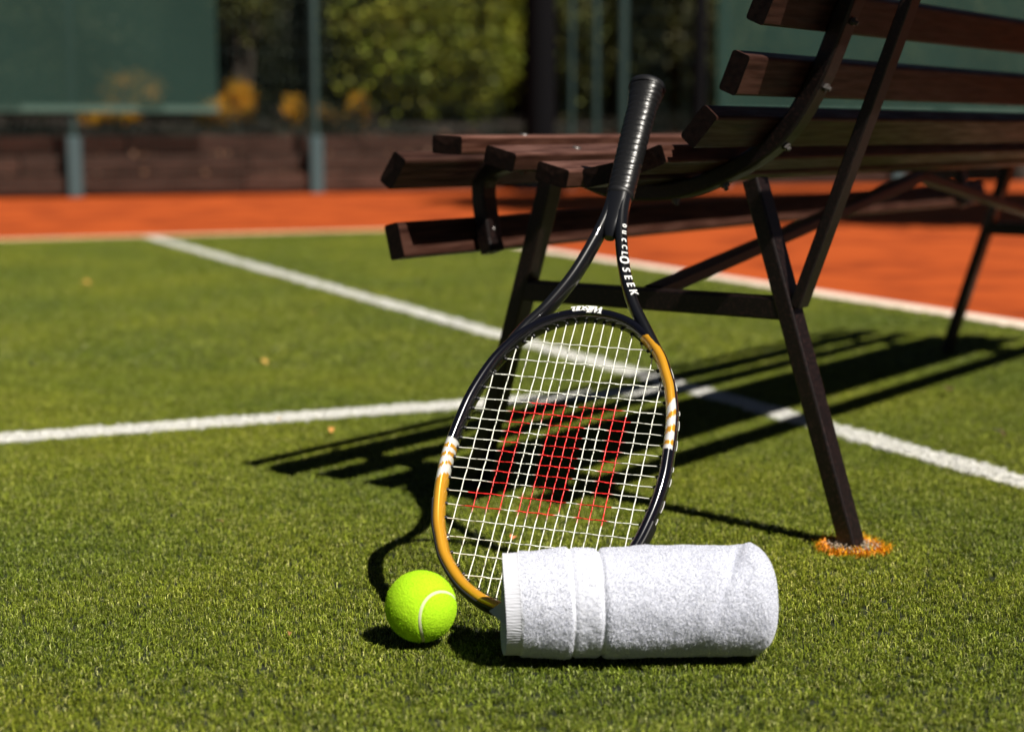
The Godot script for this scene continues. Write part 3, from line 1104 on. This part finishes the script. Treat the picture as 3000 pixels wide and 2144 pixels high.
# ---------------------------------------------------------------- ball
func _ball() -> void:
	var at := Vector3(-0.0848, 0.0332, -1.4828)
	var r := 0.0332
	var ball := thing("tennis_ball", "fuzzy bright yellow-green tennis ball on the turf left of the towel", "tennis ball", at)
	var to_eye := (Vector3(0, 0.4715, 0) - at).normalized()
	var right := Vector3.UP.cross(to_eye).normalized()
	var view := Basis(right, to_eye.cross(right), to_eye)
	var turn := Basis(Vector3(-0.01298, 0.75488, -0.65573), Vector3(-0.9077, -0.28397, -0.30894), Vector3(-0.41942, 0.5912, 0.68889)).orthonormalized()
	var whole := view * turn
	var seam := PackedVector3Array()
	var n := 240
	for i in n:
		var t := TAU * i / n
		seam.append(Vector3(0.85 * cos(t) + 0.15 * cos(3 * t), 0.85 * sin(t) - 0.15 * sin(3 * t), 0.714143 * sin(2 * t)).normalized())
	var coarse := PackedVector3Array()
	for i in range(0, n, 2):
		coarse.append(seam[i])
	var lump := FastNoiseLite.new()
	lump.frequency = 0.16 * 1000.0 / 25.0
	lump.seed = 4
	var st := st_new()
	var rings := []
	for i in 73:
		var la := PI * clampf(i / 72.0, 0.002, 0.998)
		var ring := PackedVector3Array()
		for k in 144:
			var lo := TAU * k / 144
			var d := Vector3(sin(la) * cos(lo), cos(la), sin(la) * sin(lo))
			var gap := 1.0
			for s in coarse:
				gap = minf(gap, 1.0 - d.dot(s))
			var off := acos(1.0 - gap) * r
			var dip := 0.0011 * (1.0 - smoothstep(0.0008, 0.0034, off))
			ring.append(d * (r - dip + 0.00035 * lump.get_noise_3dv(d * 8.0)))
		rings.append(ring)
	skin(st, rings)
	var felt := mat(lin(0.40, 0.70, 0.016), 0.95, 0.2)
	felt.rim_enabled = true
	felt.rim = 0.5
	felt.rim_tint = 0.9
	felt.heightmap_enabled = true
	felt.heightmap_scale = 0.05
	felt.heightmap_texture = noise_tex(256, 0.06, [], FastNoiseLite.TYPE_SIMPLEX_SMOOTH, 5, 71)
	triplanar(felt, Vector3(22, 22, 22))
	obj("felt", done(st), felt, ball).basis = whole
	st = st_new()
	rings = []
	for i in n:
		var p := seam[i]
		var t := (seam[(i + 1) % n] - seam[(i - 1 + n) % n]).normalized()
		var across := t.cross(p).normalized()
		var ring := PackedVector3Array()
		for s in oval_section(0.0030, 0.0014, 10, 3.0):
			ring.append(p * (r - 0.0010 + s.y) + across * s.x)
		rings.append(ring)
	skin(st, rings, true, false)
	obj("seam", done(st), mat(lin(0.58, 0.62, 0.36), 0.8), ball).basis = whole
	# felt fibres
	var hair := st_new()
	hair.set_smooth_group(-1)
	hair.set_color(Color.WHITE)
	quad(hair, Vector3(-0.00010, 0, 0), Vector3(-0.00009, 0.0009, 0.0002), Vector3(0.00009, 0.0009, 0.0002), Vector3(0.00010, 0, 0))
	tri(hair, Vector3(-0.00009, 0.0009, 0.0002), Vector3(0, 0.0015, 0.0007), Vector3(0.00009, 0.0009, 0.0002))
	var where := []
	var cols := []
	for i in 22000:
		var d := Vector3(rng.randfn(), rng.randfn(), rng.randfn()).normalized()
		var gap := 1.0
		for s in coarse:
			gap = minf(gap, 1.0 - d.dot(s))
			if gap < 0.0018:
				break
		if gap < 0.0018:
			continue
		var y := (d + Vector3(rng.randfn(), rng.randfn(), rng.randfn()) * 0.55).normalized()
		var x := y.cross(Vector3(rng.randfn(), rng.randfn(), rng.randfn())).normalized()
		var s := rng.randf_range(0.45, 0.95)
		where.append(Transform3D(Basis(x, y, x.cross(y)) * s, d * (r - 0.0002)))
		var k := rng.randf_range(0.8, 1.2)
		cols.append(Color(0.42 * k, 0.72 * k, 0.018 * k))
	var fm := vmat(0.9, 0.2)
	fm.backlight_enabled = true
	fm.backlight = Color(0.5, 0.5, 0.5)
	var fz := many("felt_fuzz", done(hair), fm, where, cols, ball)
	fz.basis = whole
	fz.set_meta("kind", "stuff")


# ---------------------------------------------------------------- towel
func towel_radius(x: float) -> float:
	var r := 0.0468 + 0.0030 * smoothstep(0.0, 0.065, x)
	if x < 0.0135:
		r -= 0.0004
	r -= 0.0022 * exp(-pow((x - 0.0605) / 0.0022, 2))
	r -= 0.0030 * exp(-pow((x - 0.0872) / 0.0024, 2))
	if x > 0.0605 and x < 0.0872:
		r -= 0.0006
	if x > 0.214:
		var t := (x - 0.214) / 0.0325
		r *= pow(maxf(0.0, 1.0 - pow(t, 3.2)), 1.0 / 2.7)
	return r

var towel_noise := FastNoiseLite.new()

func towel_point(x: float, a: float) -> Vector3:   # a from the top, towards the camera
	var r := towel_radius(x)
	var big := towel_noise.get_noise_3d(x * 34.0, cos(a) * 1.5, sin(a) * 1.5)
	r *= 1.0 + 0.05 * big * smoothstep(0.0, 0.03, x)
	r += 0.0022 * exp(-pow((x - 0.224) / 0.010, 2)) * maxf(0.0, cos(a - 0.2)) - 0.0016 * exp(-pow((x - 0.204) / 0.010, 2)) * maxf(0.0, cos(a - 0.5))
	if x > 0.0145:
		r += 0.0007 * towel_noise.get_noise_3d(x * 620, cos(a) * 30, sin(a) * 30)
	var b := wrapf(a, -PI, PI)
	if b > -0.6 and b < 2.0:
		r -= 0.0036 * exp(-pow((x - (0.214 - 0.019 * b)) / 0.0055, 2)) * smoothstep(-0.6, 0.0, b) * (1.0 - smoothstep(1.2, 2.0, b))
	var skew := 0.004 * sin(a * 2.0 + 0.6)
	var y := 0.0495 + r * cos(a) * 0.985
	return Vector3(x + (0.0 if x > 0.2 else -skew * 0.3), maxf(y, 0.0005 + 0.08 * maxf(0.0, y)), r * sin(a))

func _towel() -> void:
	var t := thing("rolled_towel", "rolled white terry towel lying in front of the racket head", "towel", Vector3(-0.0080, -0.001, -1.4385))
	var x_axis := Vector3(0.258, 0, -0.014).normalized()
	t.basis = Basis(x_axis, Vector3.UP, x_axis.cross(Vector3.UP))
	towel_noise.seed = 12
	towel_noise.frequency = 0.5
	var cloth := mat(lin(0.66, 0.68, 0.76), 0.95, 0.15)
	cloth.rim_enabled = true
	cloth.rim = 0.3
	cloth.heightmap_enabled = true
	cloth.heightmap_scale = 0.03
	cloth.heightmap_texture = noise_tex(512, 0.05, [], FastNoiseLite.TYPE_SIMPLEX_SMOOTH, 4, 81)
	triplanar(cloth, Vector3(12, 12, 12))
	var weave := mat(lin(0.56, 0.575, 0.64), 0.9, 0.15)
	var st := st_new()
	var rings := []
	var xs := []
	for i in 181:
		xs.append(minf(0.0135 + 0.2329 * sin(i / 180.0 * PI * 0.5), 0.2464))
	for x in xs:
		var ring := PackedVector3Array()
		for k in 300:
			ring.append(towel_point(x, TAU * k / 300))
		rings.append(ring)
	skin(st, rings, false, false)
	obj("terry_roll", done(st), cloth, t)
	# woven hem with fine ribs
	st = st_new()
	rings = []
	for i in 7:
		var x := 0.0142 * i / 6.0
		var ring := PackedVector3Array()
		for k in 360:
			var a := TAU * k / 360
			var p := towel_point(x, a)
			var c := Vector3(p.x, 0.0495, 0)
			var ribs := 0.00032 * sin(a * 105.0 + 4.0 * towel_noise.get_noise_2d(a * 9.0, x * 90.0)) - 0.0003
			ring.append(p + (p - c).normalized() * ribs)
		rings.append(ring)
	skin(st, rings, false, false)
	obj("woven_hem", done(st), weave, t)
	# the layers of the roll seen at its end
	st = st_new()
	var path := PackedVector3Array()
	for i in 200:
		var a := i / 199.0 * TAU * 3.4
		var r := 0.0420 - 0.0320 * i / 199.0
		var c := towel_point(0.006, a)
		var k := r / 0.0478
		path.append(Vector3(0.010, 0.0495 + (c.y - 0.0495) * k, c.z * k))
	var inner := []
	for i in path.size():
		var q := path[i]
		var n := (q - Vector3(0, 0.0495, 0)).normalized() * 0.0036
		inner.append(PackedVector3Array([q + n + Vector3(0.003, 0, 0), q + n * 0.6 + Vector3(0.001, 0, 0), q - n * 0.6 + Vector3(0.001, 0, 0), q - n + Vector3(0.003, 0, 0), q - n + Vector3(0.2, 0, 0), q + n + Vector3(0.2, 0, 0)]))
	skin(st, inner)
	obj("inner_layers", done(st), cloth, t)
	# terry pile
	var pile := st_new()
	pile.set_smooth_group(-1)
	var w := 0.00015
	quad(pile, Vector3(-w, 0, 0), Vector3(-w, 0.0009, 0.0001), Vector3(w, 0.0009, 0.0001), Vector3(w, 0, 0))
	quad(pile, Vector3(-w, 0.0009, 0.0001), Vector3(-w * 0.7, 0.0014, 0.0005), Vector3(w * 0.7, 0.0014, 0.0005), Vector3(w, 0.0009, 0.0001))
	var where := []
	for i in 240000:
		var x := (0.0148 + 0.2312 * sqrt(rng.randf())) if i % 4 == 0 else rng.randf_range(0.0148, 0.2460)
		var a := rng.randf() * TAU
		var p := towel_point(x, a)
		if p.y < 0.004:
			continue
		var dr := (towel_radius(x + 0.001) - towel_radius(x)) / 0.001
		var n := Vector3(-dr, cos(a), sin(a)).normalized()
		var tuft := Vector3(towel_noise.get_noise_3d(p.x * 900, p.y * 900, p.z * 900), towel_noise.get_noise_3d(p.x * 900 + 50, p.y * 900, p.z * 900) - 0.25, towel_noise.get_noise_3d(p.x * 900, p.y * 900 + 90, p.z * 900))
		var y := (n + tuft * 0.55 + Vector3(rng.randfn(), rng.randfn(), rng.randfn()) * 0.22).normalized()
		var xx := y.cross(Vector3(rng.randfn(), rng.randfn(), rng.randfn())).normalized()
		var band := absf(x - 0.0605) < 0.0016 or absf(x - 0.0872) < 0.0018
		var s := rng.randf_range(0.7, 1.15) * (0.3 if band else 0.75 if x > 0.0605 and x < 0.0872 else 1.0)
		where.append(Transform3D(Basis(xx, y, xx.cross(y)) * s, p - n * 0.0002))
	var loops := many("terry_pile", done(pile), cloth_plain(), where, [], t)
	loops.set_meta("kind", "stuff")
	# care label sticking out of the roll
	var label_mat := mat(lin(0.50, 0.54, 0.60), 0.6)
	st = st_new()
	st.set_smooth_group(-1)
	var p0 := [Vector3(0.004, 0.058, 0.010), Vector3(0.004, 0.034, 0.024), Vector3(-0.0135, 0.0485, 0.018)]
	var nn := Vector3(0, 0.0002, 0.0003)
	tri(st, p0[0] + nn, p0[2] + nn, p0[1] + nn)
	tri(st, p0[0] - nn, p0[1] - nn, p0[2] - nn)
	for k in 3:
		quad(st, p0[k] - nn, p0[k] + nn, p0[(k + 1) % 3] + nn, p0[(k + 1) % 3] - nn)
	obj("care_label", done(st), label_mat, t)

func cloth_plain() -> StandardMaterial3D:
	var m := mat(lin(0.70, 0.72, 0.81), 0.95, 0.15)
	m.backlight_enabled = true
	m.backlight = Color(0.8, 0.8, 0.8)
	return m


# ---------------------------------------------------------------- small things
func on_ground(x: float, y: float, h := 0.0) -> Vector3:   # the measured place of a small thing on the ground
	var cp := cos(deg_to_rad(8.15164))
	var sp := sin(deg_to_rad(8.15164))
	var px := x * 1.32042 - 1500.0
	var py := -(y * 1.32042 - 1072.0)
	var d := Vector3(px, py * cp - 4818.53 * sp, -(4818.53 * cp + py * sp))
	return Vector3(0, 0.4715, 0) + d * ((h - 0.4715) / d.y)

func _small_things() -> void:
	# worn ring of orange fibres and grit where the bench leg enters the turf
	var orange := [Color(0.90, 0.40, 0.010), Color(0.95, 0.52, 0.012), Color(0.70, 0.24, 0.01), Color(0.30, 0.13, 0.04)]
	var om := vmat(0.6, 0.4)
	om.backlight_enabled = true
	om.backlight = Color(0.3, 0.3, 0.3)
	var foot := Vector3(0.38612, 0, -1.8387) + BW * 0.015 + Vector3(-0.004, 0, 0.006)
	var where := []
	for i in 210:
		var a := rng.randf() * TAU
		var r := rng.randf_range(0.031, 0.041) * (1.0 + 0.08 * sin(a * 3.0))
		var p := foot + Vector3(cos(a) * r * 1.04, -0.0075, sin(a) * r * 1.02)
		var lean := Basis(Vector3(sin(a), 0, -cos(a)), rng.randf_range(-0.9, -0.2))
		where.append(Transform3D(lean * Basis(Vector3.UP, rng.randf() * TAU) * rng.randf_range(0.9, 1.25), p))
	var ring := many("orange_fibres", clump(7, 0.008, 0.0095, 0.0010, orange, 301, 0.8), om, where, [])
	tag(ring, "ring of frayed orange fibres round the near bench leg", "fibres", "", "stuff")
	var grit := lathe(PackedVector2Array([Vector2(0.0003, -0.0006), Vector2(0.0008, 0.0), Vector2(0.0003, 0.0007)]), 6, false)
	where = []
	var cols := []
	for i in 420:
		var a := rng.randf() * TAU
		var r := rng.randf_range(0.012, 0.034) if i < 520 else rng.randf_range(0.012, 0.046)
		var s := rng.randf_range(0.5, 1.5)
		where.append(Transform3D(Basis.from_euler(Vector3(rng.randf() * 3, rng.randf() * 3, 0)) * s, foot + Vector3(cos(a) * r, rng.randf_range(-0.002, 0.0022), sin(a) * r)))
		var k := rng.randf_range(0.08, 0.7)
		cols.append(Color(k * 0.9, k * 0.70, k * 0.52))
	var sand := many("sand", grit, vmat(0.8), where, cols)
	tag(sand, "pale sand and grit scattered at the foot of the near bench leg", "sand", "", "stuff")

	# a few fallen leaves on the court
	var leaf := st_new()
	leaf.set_smooth_group(0)
	var prev := []
	for i in 6:
		var t := i / 5.0
		var w := 0.0055 * sin(PI * pow(t, 0.8)) + 0.0002
		var z := 0.022 * (t - 0.5)
		var y := 0.002 + 0.004 * sin(t * 3.0)
		var row := [Vector3(-w, y + w * 0.5, z), Vector3(0, y, z), Vector3(w, y + w * 0.35, z)]
		if i > 0:
			for k in 2:
				quad(leaf, prev[k], row[k], row[k + 1], prev[k + 1])
		prev = row
	var leaf_mesh := done(leaf)
	var kinds := [
		[1137, 1198, "curled coral-red leaf lying behind the lower strings of the racket", Color(0.85, 0.27, 0.13), 0.75],
		[735, 957, "small orange leaf by the tip of the bench shadow", Color(0.66, 0.30, 0.08), 0.8],
		[622, 932, "pale tan leaf at the lower edge of the white cross line", Color(0.55, 0.36, 0.14), 0.7],
		[584, 806, "yellow-brown leaf on the turf between the two white lines", Color(0.50, 0.30, 0.06), 1.0],
		[696, 699, "small ochre leaf on the turf near the sideline", Color(0.50, 0.30, 0.05), 1.0],
		[190, 632, "ochre leaf on the far turf left of the sideline", Color(0.55, 0.30, 0.06), 1.5],
		[2106, 872, "dark brown leaf on the turf right of the bench shadow", Color(0.09, 0.035, 0.015), 1.7],
		[2213, 965, "small dark brown leaf near the right edge, above the sideline", Color(0.08, 0.035, 0.015), 1.2],
		[486, 1160, "tiny orange leaf on the turf below the bench shadow's tip", Color(0.55, 0.25, 0.08), 0.5],
		[640, 1528 - 120, "tiny brown leaf on the turf left of the ball", Color(0.25, 0.12, 0.04), 0.4]]
	for k in kinds:
		var c: Color = k[3]
		var lm := mat(lin(c.r, c.g, c.b), 0.6)
		lm.backlight_enabled = true
		lm.backlight = Color(0.3, 0.3, 0.3)
		var o := obj("fallen_leaf", leaf_mesh, lm)
		o.position = on_ground(k[0], k[1], 0.001)
		o.rotation = Vector3(rng.randf_range(-0.3, 0.3), rng.randf() * TAU, rng.randf_range(-0.4, 0.4))
		o.scale = Vector3.ONE * k[4]
		tag(o, k[2], "leaf", "fallen leaves on the court")
